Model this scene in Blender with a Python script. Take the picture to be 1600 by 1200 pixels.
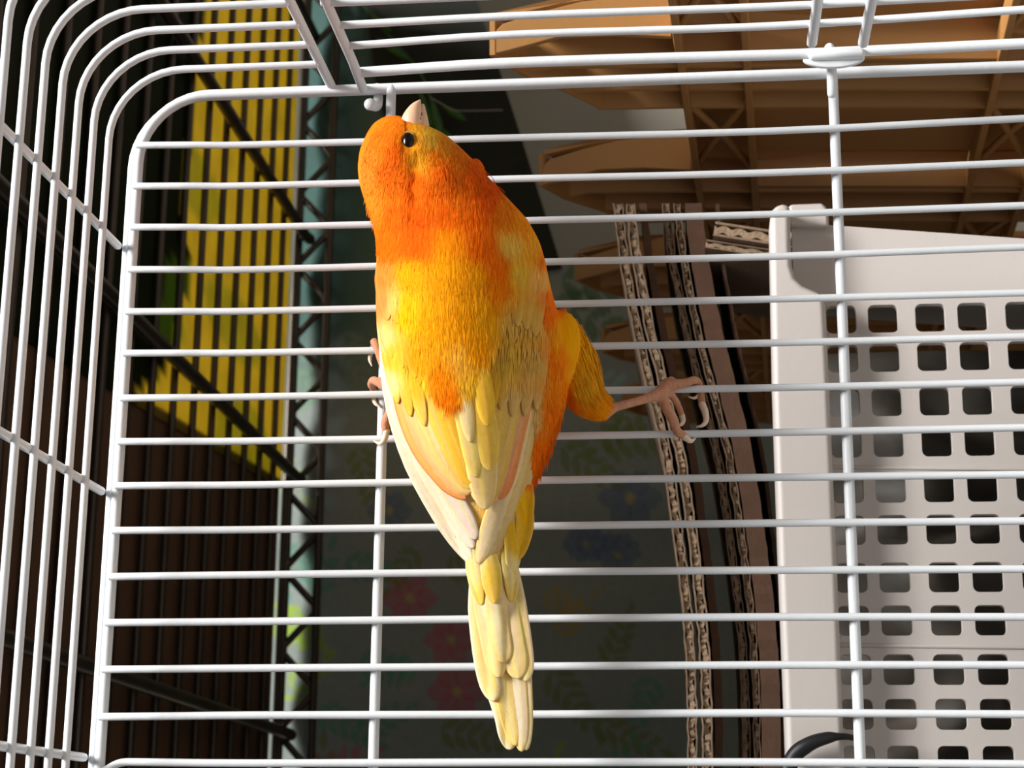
import bpy, bmesh, math, random
import numpy as np
from mathutils import Vector, Matrix
random.seed(7); np.random.seed(7)
for o in list(bpy.data.objects): bpy.data.objects.remove(o)
SC = bpy.context.scene
COL = SC.collection

# ------------------------------------------------------------------ camera
# cage coordinates in millimetres: a = world down, b = world -X, d = depth behind the barred panel
F = 2763.947
R = np.array([[0.9947, -0.0078, 0.1024], [-0.0181, 0.9682, 0.2493], [-0.1011, -0.2499, 0.9630]])
U_, _, V_ = np.linalg.svd(R); R = U_ @ V_
CP = np.array([126.51, 155.70, -375.56])
FLOOR = 330.0
def W(p): return Vector((-p[1], p[2], FLOOR - p[0])) * 0.001
def Wd(p): return Vector((-p[1], p[2], -p[0]))
def ray(x, y): return R.T @ np.array([(x - 800) / F, (y - 600) / F, 1.0])
def on_d(x, y, d): r = ray(x, y); return CP + r * (d - CP[2]) / r[2]
def on_a(x, y, a): r = ray(x, y); return CP + r * (a - CP[0]) / r[0]
def on_b(x, y, b): r = ray(x, y); return CP + r * (b - CP[1]) / r[1]
def mm(px, d): return px * (d - CP[2]) / F * 1.03

cam = bpy.data.cameras.new('camera'); co = bpy.data.objects.new('camera', cam); COL.objects.link(co)
cam.sensor_fit = 'HORIZONTAL'; cam.sensor_width = 36; cam.lens = 36 * F / 1600
cam.clip_start = 0.02; cam.clip_end = 50
rx, ry, rz = Wd(R[0]), -Wd(R[1]), -Wd(R[2])
co.matrix_world = Matrix(((rx.x, ry.x, rz.x, 0), (rx.y, ry.y, rz.y, 0), (rx.z, ry.z, rz.z, 0), (0, 0, 0, 1)))
co.location = W(CP)
cam.dof.use_dof = True; cam.dof.focus_distance = 0.385; cam.dof.aperture_fstop = 48
SC.camera = co

# ------------------------------------------------------------------ light
world = bpy.data.worlds.new('world'); SC.world = world; world.use_nodes = True
bg = world.node_tree.nodes['Background']; bg.inputs[0].default_value = (0.93, 0.97, 1.0, 1); bg.inputs[1].default_value = 0.15
la = bpy.data.lights.new('window_daylight', 'AREA'); la.shape = 'RECTANGLE'; la.size = 1.5; la.size_y = 1.2
la.energy = 400; la.color = (1.0, 0.99, 0.975)
lo = bpy.data.objects.new('window_daylight', la); COL.objects.link(lo)
target = W((70, 60, 0)); ldir = Vector((0.27, -0.47, 0.84)).normalized()
lo.location = target + ldir * 4.0
lo.rotation_euler = (-ldir).to_track_quat('-Z', 'Y').to_euler()
SC.view_settings.view_transform = 'Standard'; SC.view_settings.look = 'None'
SC.view_settings.gamma = 1.0; SC.view_settings.exposure = 0.0; SC.view_settings.use_curve_mapping = False

# ------------------------------------------------------------------ materials
def lin(c):
    return tuple(((v / 255) / 12.92 if v / 255 <= 0.04045 else ((v / 255 + 0.055) / 1.055) ** 2.4) for v in c)
MATS = {}
def mat(name, rgb=(200, 200, 200), rough=0.6, noise=0.0, nscale=80, bump=0.0, bscale=300, spec=0.5, attr=False,
        trans=0.0, metal=0.0, sss=0.0, stretch=None):
    if name in MATS: return MATS[name]
    m = bpy.data.materials.new(name); m.use_nodes = True; nt = m.node_tree; N = nt.nodes; L = nt.links
    p = N['Principled BSDF']; p.inputs['Roughness'].default_value = rough
    p.inputs['Specular IOR Level'].default_value = spec; p.inputs['Metallic'].default_value = metal
    tc = N.new('ShaderNodeTexCoord'); mp = N.new('ShaderNodeMapping'); L.new(tc.outputs['Object'], mp.inputs[0])
    if stretch: mp.inputs['Scale'].default_value = stretch
    if attr:
        a = N.new('ShaderNodeVertexColor'); a.layer_name = 'tint'; src = a.outputs[0]
    else:
        a = N.new('ShaderNodeRGB'); a.outputs[0].default_value = (*lin(rgb), 1); src = a.outputs[0]
    if noise > 0:
        n = N.new('ShaderNodeTexNoise'); n.inputs['Scale'].default_value = nscale; n.inputs['Detail'].default_value = 5
        L.new(mp.outputs[0], n.inputs['Vector'])
        mr = N.new('ShaderNodeMapRange'); mr.inputs[1].default_value = 0.25; mr.inputs[2].default_value = 0.75
        mr.inputs[3].default_value = 1 - noise; mr.inputs[4].default_value = 1 + noise
        L.new(n.outputs[0], mr.inputs[0])
        mx = N.new('ShaderNodeMix'); mx.data_type = 'RGBA'; mx.blend_type = 'MULTIPLY'; mx.inputs[0].default_value = 1
        L.new(src, mx.inputs[6]); L.new(mr.outputs[0], mx.inputs[7]); src = mx.outputs[2]
    L.new(src, p.inputs['Base Color'])
    if bump > 0:
        n2 = N.new('ShaderNodeTexNoise'); n2.inputs['Scale'].default_value = bscale; n2.inputs['Detail'].default_value = 3
        L.new(mp.outputs[0], n2.inputs['Vector'])
        b = N.new('ShaderNodeBump'); b.inputs['Strength'].default_value = bump; b.inputs['Distance'].default_value = 0.001
        L.new(n2.outputs[0], b.inputs['Height']); L.new(b.outputs[0], p.inputs['Normal'])
    if sss > 0:
        p.inputs['Subsurface Weight'].default_value = sss; p.inputs['Subsurface Radius'].default_value = (0.002, 0.001, 0.0005)
    if trans > 0:
        t = N.new('ShaderNodeBsdfTranslucent'); L.new(src, t.inputs[0])
        ms = N.new('ShaderNodeMixShader'); ms.inputs[0].default_value = trans
        L.new(p.outputs[0], ms.inputs[1]); L.new(t.outputs[0], ms.inputs[2])
        L.new(ms.outputs[0], N['Material Output'].inputs[0])
    MATS[name] = m
    return m
PAINT = mat('white_coated_wire', (226, 229, 232), 0.38, noise=0.03, nscale=60, bump=0.06, bscale=500, spec=0.4)
PLAST = mat('ivory_plastic', (198, 190, 184), 0.5, noise=0.02, nscale=25, bump=0.05, bscale=900)
RACK = mat('rack_metal', (74, 66, 58), 0.35, noise=0.25, nscale=40, metal=0.6)
CARD = mat('corrugated_board', (142, 118, 96), 0.9, noise=0.18, nscale=120, bump=0.4, bscale=700)
CARDE = mat('torn_board_edge', (164, 140, 114), 0.95, noise=0.25, nscale=250, bump=0.5, bscale=900)
CARDR = mat('brown_board', (92, 64, 46), 0.85, noise=0.2, nscale=90, bump=0.2, bscale=600)
TAN = mat('tan_plastic', (180, 130, 74), 0.5, noise=0.05, nscale=30, bump=0.06, bscale=700)
BLACK = mat('black_rubber', (18, 18, 20), 0.5, noise=0.1)
KRAFT = mat('kraft_paper', (88, 60, 36), 0.9, noise=0.12, nscale=50)

# ------------------------------------------------------------------ mesh helpers
def link(name, me, parent=None, m=None, smooth=True):
    o = bpy.data.objects.new(name, me); COL.objects.link(o)
    if m: me.materials.append(m)
    if parent is not None: o.parent = parent; 
    if smooth:
        me.polygons.foreach_set('use_smooth', [True] * len(me.polygons))
    return o
def thing(name, label, cat, loc, group=None):
    o = bpy.data.objects.new(name, None); COL.objects.link(o); o.empty_display_size = 0.01
    tag(o, label, cat, group); o.location = loc
    return o
def tag(o, label=None, cat=None, group=None, kind=None):
    if label: o['label'] = label
    if cat: o['category'] = cat
    if group: o['group'] = group
    if kind: o['kind'] = kind
def mesh(name, verts, faces, parent=None, m=None, smooth=True, world=False):
    """verts in cage millimetres (or world when world=True); parented objects keep world placement"""
    vs = [Vector(v) if world else W(v) for v in verts]
    org = parent.matrix_basis.translation.copy() if parent is not None else None
    if parent is not None and parent.parent is not None: org = org + parent.parent.matrix_basis.translation
    if org is None: org = Vector((sum(v.x for v in vs), sum(v.y for v in vs), sum(v.z for v in vs))) / len(vs)
    me = bpy.data.meshes.new(name)
    me.from_pydata([v - org for v in vs], [], faces); me.update()
    bm = bmesh.new(); bm.from_mesh(me); bmesh.ops.recalc_face_normals(bm, faces=bm.faces); bm.to_mesh(me); bm.free()
    o = link(name, me, parent, m, smooth)
    if parent is None: o.location = org
    return o
def tube_vf(pts, r, n=10, cap=True):
    P = [np.array(p, float) for p in pts]; V = []; Fc = []
    rs = r if hasattr(r, '__len__') else [r] * len(P)
    T = []
    for i in range(len(P)):
        t = P[min(i + 1, len(P) - 1)] - P[max(i - 1, 0)]; T.append(t / (np.linalg.norm(t) + 1e-9))
    up = np.array([0, 0, 1.0]) if abs(T[0][2]) < 0.9 else np.array([1.0, 0, 0])
    u = np.cross(T[0], up); u /= np.linalg.norm(u)
    rings = []
    if cap:
        for k in (0.0, 0.55, 0.85): rings.append((P[0] - T[0] * rs[0] * (math.sqrt(1 - k * k)) * 0.8, rs[0] * max(k, 0.05), T[0]))
    for p, rr, t in zip(P, rs, T): rings.append((p, rr, t))
    if cap:
        for k in (0.85, 0.55, 0.0): rings.append((P[-1] + T[-1] * rs[-1] * (math.sqrt(1 - k * k)) * 0.8, rs[-1] * max(k, 0.05), T[-1]))
    for p, rr, t in rings:
        u = u - t * (u @ t); u /= np.linalg.norm(u); v = np.cross(t, u)
        for k in range(n):
            a = 2 * math.pi * k / n; V.append(p + rr * (math.cos(a) * u + math.sin(a) * v))
    m_ = len(rings)
    for i in range(m_ - 1):
        for k in range(n):
            Fc.append((i * n + k, i * n + (k + 1) % n, (i + 1) * n + (k + 1) % n, (i + 1) * n + k))
    Fc.append(tuple(range(n))[::-1]); Fc.append(tuple((m_ - 1) * n + k for k in range(n)))
    return V, Fc
def tube(name, pts, r, parent=None, m=PAINT, n=10):
    V, Fc = tube_vf(pts, r, n); return mesh(name, V, Fc, parent, m)
def smooth_path(pts, k=6):
    P = [np.array(p, float) for p in pts]; P = [2 * P[0] - P[1]] + P + [2 * P[-1] - P[-2]]; out = []
    for i in range(1, len(P) - 2):
        for j in range(k):
            t = j / k; p0, p1, p2, p3 = P[i - 1:i + 3]
            out.append(0.5 * (2 * p1 + (p2 - p0) * t + (2 * p0 - 5 * p1 + 4 * p2 - p3) * t * t + (3 * p1 - p0 - 3 * p2 + p3) * t ** 3))
    out.append(P[-2]); return out
def box_vf(a0, a1, b0, b1, d0, d1):
    V = [(a, b, d) for d in (d0, d1) for b in (b0, b1) for a in (a0, a1)]
    return V, [(0, 1, 3, 2), (4, 6, 7, 5), (0, 4, 5, 1), (2, 3, 7, 6), (0, 2, 6, 4), (1, 5, 7, 3)]
def box(name, a0, a1, b0, b1, d0, d1, parent=None, m=None, bevel=0):
    o = mesh(name, *box_vf(a0, a1, b0, b1, d0, d1), parent, m, smooth=False)
    if bevel: add_bevel(o, bevel)
    return o
def add_bevel(o, w, seg=3):
    md = o.modifiers.new('bevel', 'BEVEL'); md.width = w * 0.001; md.segments = seg; md.limit_method = 'ANGLE'; md.angle_limit = 0.7
    for p in o.data.polygons: p.use_smooth = True
    md2 = o.modifiers.new('wn', 'WEIGHTED_NORMAL')
def extrude(name, pts, vec, parent=None, m=None, bevel=0, smooth=False):
    """closed polygon of cage points pushed along vec"""
    n = len(pts); P = [np.array(p, float) for p in pts]; v = np.array(vec, float)
    V = P + [p + v for p in P]
    Fc = [tuple(range(n)), tuple(range(2 * n - 1, n - 1, -1))] + [(i, (i + 1) % n, n + (i + 1) % n, n + i) for i in range(n)]
    o = mesh(name, V, Fc, parent, m, smooth)
    if bevel: add_bevel(o, bevel)
    return o
def tint(o, cols):
    at = o.data.color_attributes.new('tint', 'FLOAT_COLOR', 'POINT')
    A_ = np.ones((len(cols), 4), dtype=np.float32); A_[:, :3] = np.array([tuple(c) for c in cols]); at.data.foreach_set('color', A_.ravel())

# ================================================================== SETTING
fl = box('floor', FLOOR, FLOOR + 20, -900, 900, -900, 760, None, mat('shelf_board', (110, 98, 86), 0.7, noise=0.1, nscale=30)); tag(fl, kind='structure')
wb = box('wall_back', -500, FLOOR, -900, 900, 640, 660, None, mat('wall_paint', (176, 170, 156), 0.9, noise=0.06, nscale=12, bump=0.1, bscale=200)); tag(wb, kind='structure')

# ================================================================== BIRDCAGE
SIDE_B, ROOF_A, DF = -14.2, -4.03, 2.2
BMAX = 262.0
cage = thing('birdcage', 'white coated wire birdcage with rounded corners, around the canary', 'birdcage', W((FLOOR, 110, -130)))
b400 = [226, 290, 355, 421, 486, 551, 620, 689, 757.5, 827.5, 898, 971, 1044, 1117.5, 1192.5]
b1200 = [205, 270, 335, 401, 467.5, 536, 606, 676, 746, 817.5, 891, 964, 1039, 1114, 1191]
b1600 = [185, 254, 321, 386, 457.5, 526, 597, 668, 741.5, 814, 889, 964, 1039, 1116, 1194]
tips = [(211, 227), (206, 291), (202, 355), (198, 421), (194, 487), (190, 552), (186, 622), (182, 690), (178, 759), (173, 829), (168, 901), (162, 973), (157, 1046), (152, 1120)]
for n in range(15):
    p4, p12, p16 = on_d(400, b400[n], 0), on_d(1200, b1200[n], 0), on_d(1600, b1600[n], 0)
    end = p16 + (p16 - p12) / (p16 - p12)[0] * (300 - p16[0])
    if n < 14: st = on_d(tips[n][0] + 4, tips[n][1], 0); pts = [st, (st * 0.5 + p4 * 0.5), p4]
    else: pts = [on_d(150, 1212, 0.5), on_d(172, 1199, 0), on_d(182, 1194, 0), on_d(195, 1191, 0), on_d(230, 1191, 0), p4]
    m1 = (p4 + p12) / 2
    m1 = m1 + np.array([0, random.uniform(-.12, .12), 0])
    pts = smooth_path(pts + [m1, p12, p16, end], 3)
    tube('panel_bar', pts, 0.83, cage)
for n in range(15, 27):
    tube('panel_bar', [(-2, n * 10, 0), (300, n * 10, 0)], 0.83, cage)
def hoop(k_d, r, ra, side, roof, rad, name, a_end=300, cut=None):
    """inverted U: down the side wall, over the roof, down the far side"""
    pts = [(a_end, side, k_d)] if cut is None else [(cut, side, k_d)]
    n = 10
    for i in range(n + 1):
        t = i / n * math.pi / 2
        pts.append((roof + rad - rad * math.sin(t), side + rad - rad * math.cos(t), k_d))
    for i in range(n + 1):
        t = i / n * math.pi / 2
        pts.append((roof + rad - rad * math.cos(t), BMAX - rad + rad * math.sin(t), k_d))
    pts.append((a_end, BMAX, k_d))
    return tube(name, pts, r, cage)
RAD = 16.5
hoop(DF, 1.22, None, SIDE_B, -1.7, RAD, 'panel_frame')
hoop(DF + 1.6, 1.0, None, SIDE_B - 0.2, ROOF_A + 0.3, RAD + 1, 'panel_frame')
# side-wall hoop depths from the measured wires left of the door, roof wires share them
SD = [on_b(400, y, SIDE_B)[2] for y in (104, 73, 41, 7)]
JA, HA = 43.1, 51.5            # door jamb rod and hinge rod (a)
step = (SD[3] - SD[0]) / 3
depths = SD + [SD[3] + step * i for i in range(1, 21)]
for i, dd in enumerate(depths):
    hoop(dd, 0.86, None, SIDE_B, ROOF_A, RAD, 'hoop_wire', cut=JA)
dmax = depths[-1]
for y0, x0 in ((395, 203), (773, 176), (1184, 143)):
    b_ = on_a(x0, y0, ROOF_A)[1]
    tube('roof_rod', [(ROOF_A - 1.2, b_, 2), (ROOF_A - 1.2, b_, dmax)], 0.95, cage)
tube('jamb_rod', [(JA + .6, SIDE_B - 1.0, 2), (JA + .6, SIDE_B - 1.0, dmax)], 1.1, cage)
for x_, y_ in ((598, 640), (1322, 640)):
    a_ = on_d(x_, y_, 1.9)[0]
    tube('panel_rail', [(a_, SIDE_B, 1.9), (a_, BMAX, 1.9)], 1.15, cage)
for a_ in (230, 300):
    tube('panel_rail', [(a_, SIDE_B, 1.9), (a_, BMAX, 1.9)], 1.15, cage)
# the door hangs in the side wall
door = mesh('door', *tube_vf([(HA, SIDE_B + .5, 1.0), (HA, SIDE_B - .5, -12), (HA, SIDE_B - .5, dmax + 60)], 1.1), cage, PAINT)
tag(door, label='barred white wire door in the side of the cage')
def door_line(ys, r, name, a1=235, a0=None):
    P = [on_b(x, y, SIDE_B - .5) for x, y in ys]
    dd = [p[2] for p in P]
    pts = [p for p in P]
    s = (P[-1] - P[-2]) / (P[-1] - P[-2])[0]
    pts = smooth_path(pts + [P[-1] + s * (a1 - P[-1][0])], 4)
    return tube(name, pts, r, door)
door_line([(543, 72), (800, 54), (1200, 41), (1600, 15)], 0.86, 'door_bar')
door_line([(524, 40), (800, 25), (1200, 10.5), (1440, -2)], 0.86, 'door_bar')
door_line([(505, 5), (800, -8), (1100, -20), (1300, -30)], 0.86, 'door_bar')
door_line([(565, 113), (800, 98), (1200, 86), (1300, 82), (1600, 68)], 1.2, 'door_frame')
for k in range(4, 18):
    tube('door_bar', [(HA - 1.2, SIDE_B - .5, depths[k]), (235, SIDE_B - .5, depths[k])], 0.86, door)
for (xa, ya) in ((1268, 70), (1348, 70)):
    p = on_b(xa, ya, SIDE_B + .3)
    tube('door_rod', [(p[0], SIDE_B + .4, p[2] - 1), (p[0], SIDE_B + .4, dmax + 60)], 1.15, door)
tube('door_rod', [(235, SIDE_B, -12), (235, SIDE_B, dmax + 60)], 1.1, door)
# hinge bead
V, Fc = tube_vf(smooth_path([on_d(589, 136, 4.0), on_d(591, 155, 4.0), on_d(588, 166, 2.0), on_d(578, 163, -1.0)], 4), list(np.interp(np.linspace(0, 1, 13), [0, .5, .8, 1], [1.1, 1.15, 1.2, 1.45])), 12)
mesh('hinge_bead', V, Fc, door, PAINT)
# latch: half-round plate, pin with bent tip
lc = on_b(1303, 88, SIDE_B + .2)
pl = []
c0 = on_d(1303, 90, lc[2] - 1.2)
for i in range(17):
    t = math.pi * i / 16
    pl.append(c0 + np.array([math.cos(t) * mm(50, c0[2]), math.sin(t) * mm(17, c0[2]), 0]))
lat = extrude('latch', pl, (0, 0, 1.0), cage, PAINT, bevel=0.25)
tag(lat, label='half-round white metal latch plate with a pin')
tube('latch_pin', smooth_path([on_d(1296, 74, -6), on_d(1299, 88, -6), on_d(1299.5, 108, -4.5), on_d(1300.5, 147, -2.6)], 4), [1.15] * 13, lat)
tube('latch_bar', [on_d(1270, 86.5, lc[2] - 1.5), on_d(1345, 84, lc[2] - 1.5)], 1.25, lat)
# tray under the wires, below the picture
box('base_tray', 296, FLOOR, SIDE_B - 6, BMAX + 6, dmax - 4, 8, cage, mat('grey_tray', (170, 172, 172), 0.5), bevel=3)

# ================================================================== CANARY
ST = [  # image row, left edge, right edge, centre depth, half thickness
 (183, 610, 628, -24, 1.0), (190, 597, 638, -24, 3.6), (200, 584, 650, -24, 6.4), (208, 578, 668, -24.2, 7.8), (216, 573, 698, -24.5, 9.2), (240, 563, 724, -25, 11.4),
 (265, 560, 750, -25, 12.3), (290, 563, 770, -24.5, 13), (320, 573, 798, -24, 14), (350, 583, 826, -23.5, 15.2), (380, 589, 843, -23, 16.4),
 (410, 590, 852, -22.5, 17.4), (440, 589, 858, -22, 18), (480, 589, 868, -22, 18.3), (520, 591, 880, -21.5, 18.2), (560, 596, 886, -21, 17.8),
 (600, 603, 888, -20.5, 17), (640, 612, 884, -20, 16), (680, 626, 868, -19.5, 14.6), (720, 644, 850, -19, 12.8), (750, 661, 836, -18.5, 11.4),
 (790, 688, 828, -17.5, 9.4), (830, 708, 822, -16.5, 7.4), (870, 724, 812, -15.5, 5.2), (910, 738, 806, -14.5, 3.4), (945, 752, 800, -14, 2.0), (965, 765, 790, -13.8, 0.8)]
SB = []
for y, xl, xr, dc, hd in ST:
    l, r_ = on_d(xl, y, dc), on_d(xr, y, dc); c = (l + r_) / 2
    SB.append((c[1], c[0], (r_ - l)[0] / 2, dc, hd))
SBA = np.array(SB)
def station(b):
    return [np.interp(b, SBA[:, 0], SBA[:, i]) for i in range(1, 5)]
BUL = [(608, 250, 34, 42, 1.3), (700, 282, 36, 30, 1.6), (748, 280, 18, 24, 1.2), (652, 300, 12, 50, -0.9), (600, 330, 40, 40, 0.4), (640, 225, 11, 15, -0.7), (705, 470, 70, 110, 1.4)]
BUL = [(*on_d(x, y, -36)[:2], mm(sx, -36), mm(sy, -36), k) for x, y, sx, sy, k in BUL]
def bulge(a, b):
    return sum(k * np.exp(-((a - a0) / sa) ** 2 - ((b - b0) / sb) ** 2) for a0, b0, sa, sb, k in BUL)
def depth_at(a, b, lim):
    ca, ha, dc, hd = station(b); t = np.clip((a - ca) / np.maximum(ha, .1), -lim, lim); q = np.sqrt(1 - t * t)
    return dc - (hd + bulge(a, b)) * q
def front(x, y, lift=0.0, lim=0.96):
    """point(s) of the bird's camera-side surface seen at picture point x, y"""
    x = np.asarray(x, float); y = np.asarray(y, float)
    rr = np.stack([(x - 800) / F, (y - 600) / F, np.ones_like(x)], -1) @ R
    d = np.full(x.shape, -35.0)
    for _ in range(6):
        p = CP + rr * ((d - CP[2]) / rr[..., 2])[..., None]
        d = depth_at(p[..., 0], p[..., 1], lim)
    return CP + rr * ((d - lift - CP[2]) / rr[..., 2])[..., None]
CPTS = np.array([(600,215,250,122,20),(585,250,252,128,30),(612,235,248,108,10),(620,197,250,128,18),(648,208,236,166,40),(672,214,228,176,50),(692,226,230,140,28),(656,246,236,155,28),(632,206,245,130,18),(600,265,248,108,12),(680,245,234,118,18),
 (575,275,252,140,40),(620,280,247,112,12),(650,290,240,98,8),(690,265,234,100,12),(720,243,234,118,20),(740,268,236,96,12),(715,300,238,108,14),(762,300,232,88,10),
 (580,315,252,135,30),(620,330,246,106,8),(650,345,242,94,4),(690,340,244,104,8),(740,340,240,104,10),(790,330,240,126,16),(818,352,240,140,22),
 (605,385,250,108,4),(650,380,248,98,2),(700,378,252,140,8),(755,390,238,102,6),(780,425,238,108,6),(800,380,238,190,70),(830,390,238,165,35),(850,410,236,120,20),
 (597,430,252,140,50),(640,435,255,172,8),(700,430,254,168,8),(740,440,247,154,10),(782,455,238,124,8),(812,430,232,186,50),(842,430,238,178,80),(864,480,240,112,14),
 (597,475,252,150,70),(612,478,255,205,100),(630,485,255,196,8),(670,500,255,172,8),(720,500,253,168,8),(760,500,243,168,14),(800,500,230,184,75),(835,500,225,176,72),
 (597,530,255,225,130),(615,560,255,205,50),(650,560,255,170,15),(685,590,252,142,6),(697,614,252,124,2),(722,560,255,186,50),(745,540,252,156,8),(790,560,230,184,62),(840,570,222,176,80),
 (606,600,255,236,150),(630,640,255,205,60),(655,600,255,200,40),(665,650,255,214,90),(735,600,254,196,40),(760,620,250,196,40),(800,640,236,196,110),(835,640,226,186,100),
 (868,560,240,120,10),(865,640,238,112,8),(850,700,238,106,6),(838,745,236,106,6),(878,610,240,126,12),(900,540,240,168,14),(890,510,238,160,10),(905,600,242,180,30),(930,635,242,150,14),
 (820,790,244,190,16),(815,850,245,196,40),(740,890,254,236,150),(770,905,252,216,80),(772,935,252,216,90),(800,890,252,234,150),(700,760,255,225,150)], float)
CPTS[:, 3] = np.where(CPTS[:, 3] > 160, CPTS[:, 3] * .965, CPTS[:, 3])
LUT = np.array([lin((v, v, v))[0] for v in range(256)])
def pcol_arr(x, y, jit=0.0):
    x = np.asarray(x, float); y = np.asarray(y, float); out = np.empty((len(x), 3))
    for i0 in range(0, len(x), 20000):
        sl_ = slice(i0, i0 + 20000)
        dx = (CPTS[None, :, 0] - x[sl_, None]) * 1.25; dy = CPTS[None, :, 1] - y[sl_, None]
        w = 1.0 / (dx * dx + dy * dy + 60.0) ** 2.2
        out[sl_] = (w @ CPTS[:, 2:]) / w.sum(1)[:, None]
    if jit:
        k = len(x); out = out * np.random.uniform(1 - jit, 1 + jit * .6, (k, 1)); out[:, 1] += np.random.uniform(-12, 14, k) * jit * 6; out[:, 2] += np.random.uniform(-3, 14, k) * jit * 8
    return LUT[np.clip(out, 2, 255).astype(int)]
def pcol(x, y, jit=0.0): return tuple(pcol_arr([x], [y], jit)[0])
def project(p):
    c = (np.asarray(p) - CP) @ R.T; return 800 + F * c[..., 0] / c[..., 2], 600 + F * c[..., 1] / c[..., 2]

bird = thing('canary', 'orange and yellow canary clinging to the white cage bars', 'bird', W(on_d(735, 600, -4)))
bV, bF = [], []
def addvf(V, Fc):
    o = len(bV); bV.extend(V); bF.extend([tuple(i + o for i in f) for f in Fc])
NB = 40
ys = np.linspace(SBA[0, 0], SBA[-1, 0], 70)
V, Fc = [], []
for b in ys:
    ca, ha, dc, hd = station(b)
    for k in range(NB):
        t = 2 * math.pi * k / NB; cs, sn = math.cos(t), math.sin(t)
        hh = hd + bulge(ca + ha * cs, b) if sn < 0 else hd * 0.82
        V.append(np.array([ca + ha * cs, b, dc + hh * sn]))
for i in range(len(ys) - 1):
    for k in range(NB): Fc.append((i * NB + k, i * NB + (k + 1) % NB, (i + 1) * NB + (k + 1) % NB, (i + 1) * NB + k))
Fc.append(tuple(range(NB))[::-1]); Fc.append(tuple((len(ys) - 1) * NB + k for k in range(NB)))
addvf(V, Fc)
# cheek / brow volume, throat tuft and thigh as blobs fused with the trunk
def blob(c, ra, rb, rd, n=14):
    V, Fc = [], []
    for i in range(1, n):
        ph = math.pi * i / n
        for k in range(2 * n):
            t = math.pi * k / n
            V.append(np.array(c) + np.array([ra * math.sin(ph) * math.cos(t), rb * math.cos(ph), rd * math.sin(ph) * math.sin(t)]))
    m_ = 2 * n
    for i in range(n - 2):
        for k in range(m_): Fc.append((i * m_ + k, i * m_ + (k + 1) % m_, (i + 1) * m_ + (k + 1) % m_, (i + 1) * m_ + k))
    Fc.append(tuple(range(m_))[::-1]); Fc.append(tuple((n - 2) * m_ + k for k in range(m_)))
    return V, Fc
addvf(*blob(on_d(744, 280, -20), 2.2, 4.4, 5.5))
addvf(*blob(on_d(878, 550, -17), 4.8, 8.8, 8))
def limb(px, rs, n=12):
    pts = [on_d(x, y, d) for x, y, d in px]
    k = 5; P = smooth_path(pts, k); rr = np.interp(np.linspace(0, len(rs) - 1, len(P)), range(len(rs)), rs)
    addvf(*tube_vf(P, list(rr), n)); return P
limb([(868, 520, -16), (890, 575, -15), (915, 620, -13), (940, 638, -11.5), (953, 640, -10.5)], [5.0, 5.2, 4.3, 3.0, 1.5])
LEGP = []
LEGP += limb([(945, 640, -10.8), (985, 630, -9), (1012, 622, -6.5), (1036, 612, -3.6)], [1.15, 1.0, 1.1, 1.55])
LEGP += limb([(1030, 612, -3.6), (1046, 602, -3.2), (1068, 599, -2.4), (1086, 594, -0.6), (1092, 601, 1.8), (1095, 620, 2.0), (1098, 636, 1.2)], [1.3, 1.35, 1.05, 1.0, .95, .95, .85])
LEGP += limb([(1032, 614, -3.8), (1040, 635, -4.2), (1052, 660, -3.6), (1060, 676, -2.4), (1072, 682, -1.2)], [1.4, 1.25, 1.0, 1.1, .8])
LEGP += limb([(1040, 610, -3.0), (1053, 622, -1.2), (1062, 640, 0.8), (1066, 652, 1.4)], [1.1, .9, .85, .75])
LEGP += limb([(1034, 612, -3.6), (1042, 600, -3.2), (1050, 594, -1.6), (1056, 604, 1.6)], [1.2, 1.15, .9, .7])
# far foot: leg under the wing and three toes round the bars
LEGP += limb([(665, 640, -10), (640, 625, -6), (612, 612, -3.4)], [1.3, 1.2, 1.4])
LEGP += limb([(612, 612, -3.4), (602, 580, -3.4), (590, 545, -2.8), (585, 534, -1.0), (584, 541, 1.4)], [1.2, 1.1, 1.0, 1.0, .8])
LEGP += limb([(614, 612, -3.6), (598, 602, -3.6), (584, 594, -2.2), (580, 601, -0.2), (584, 610, 1.6)], [1.2, 1.15, 1.0, .95, .8])
LEGP += limb([(614, 615, -3.4), (610, 640, -3.4), (602, 662, -3.0), (604, 676, -2.6)], [1.2, 1.1, 1.1, .8])
LEGA = np.array(LEGP)
tmp = mesh('tmp', bV, bF, bird, None)
rm = tmp.modifiers.new('r', 'REMESH'); rm.mode = 'VOXEL'; rm.voxel_size = 0.00048; rm.use_smooth_shade = True
sm = tmp.modifiers.new('s', 'SMOOTH'); sm.factor = 0.5; sm.iterations = 5
dg = bpy.context.evaluated_depsgraph_get(); me = bpy.data.meshes.new_from_object(tmp.evaluated_get(dg))
bpy.data.objects.remove(tmp)
me.name = 'body'; body = link('body', me, bird, None)
FEA = mat('plumage_tint', attr=True, rough=0.75, noise=0.07, nscale=900, bump=0.3, bscale=1400, spec=0.04, stretch=(.12, 1, 1))
me.materials.clear(); me.materials.append(FEA)
org = bird.location
nv = len(me.vertices); co_ = np.empty(nv * 3); me.vertices.foreach_get('co', co_); co_ = co_.reshape(-1, 3)
LEGC = np.array(lin((198, 142, 112)))
wc = co_ + np.array(org); pc_ = np.stack([FLOOR - wc[:, 2] * 1000, -wc[:, 0] * 1000, wc[:, 1] * 1000], 1)
X_, Y_ = project(pc_)
cols = pcol_arr(X_, Y_)
cand = np.nonzero(((X_ > 950) | ((X_ < 618) & (Y_ > 500))) & (pc_[:, 2] > -14))[0]
for q in cand:
    if X_[q] > 955 or np.min(np.abs(LEGA - pc_[q]).max(1)) < 2.0: cols[q] = LEGC * random.uniform(.9, 1.08)
tint(body, cols)

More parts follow.
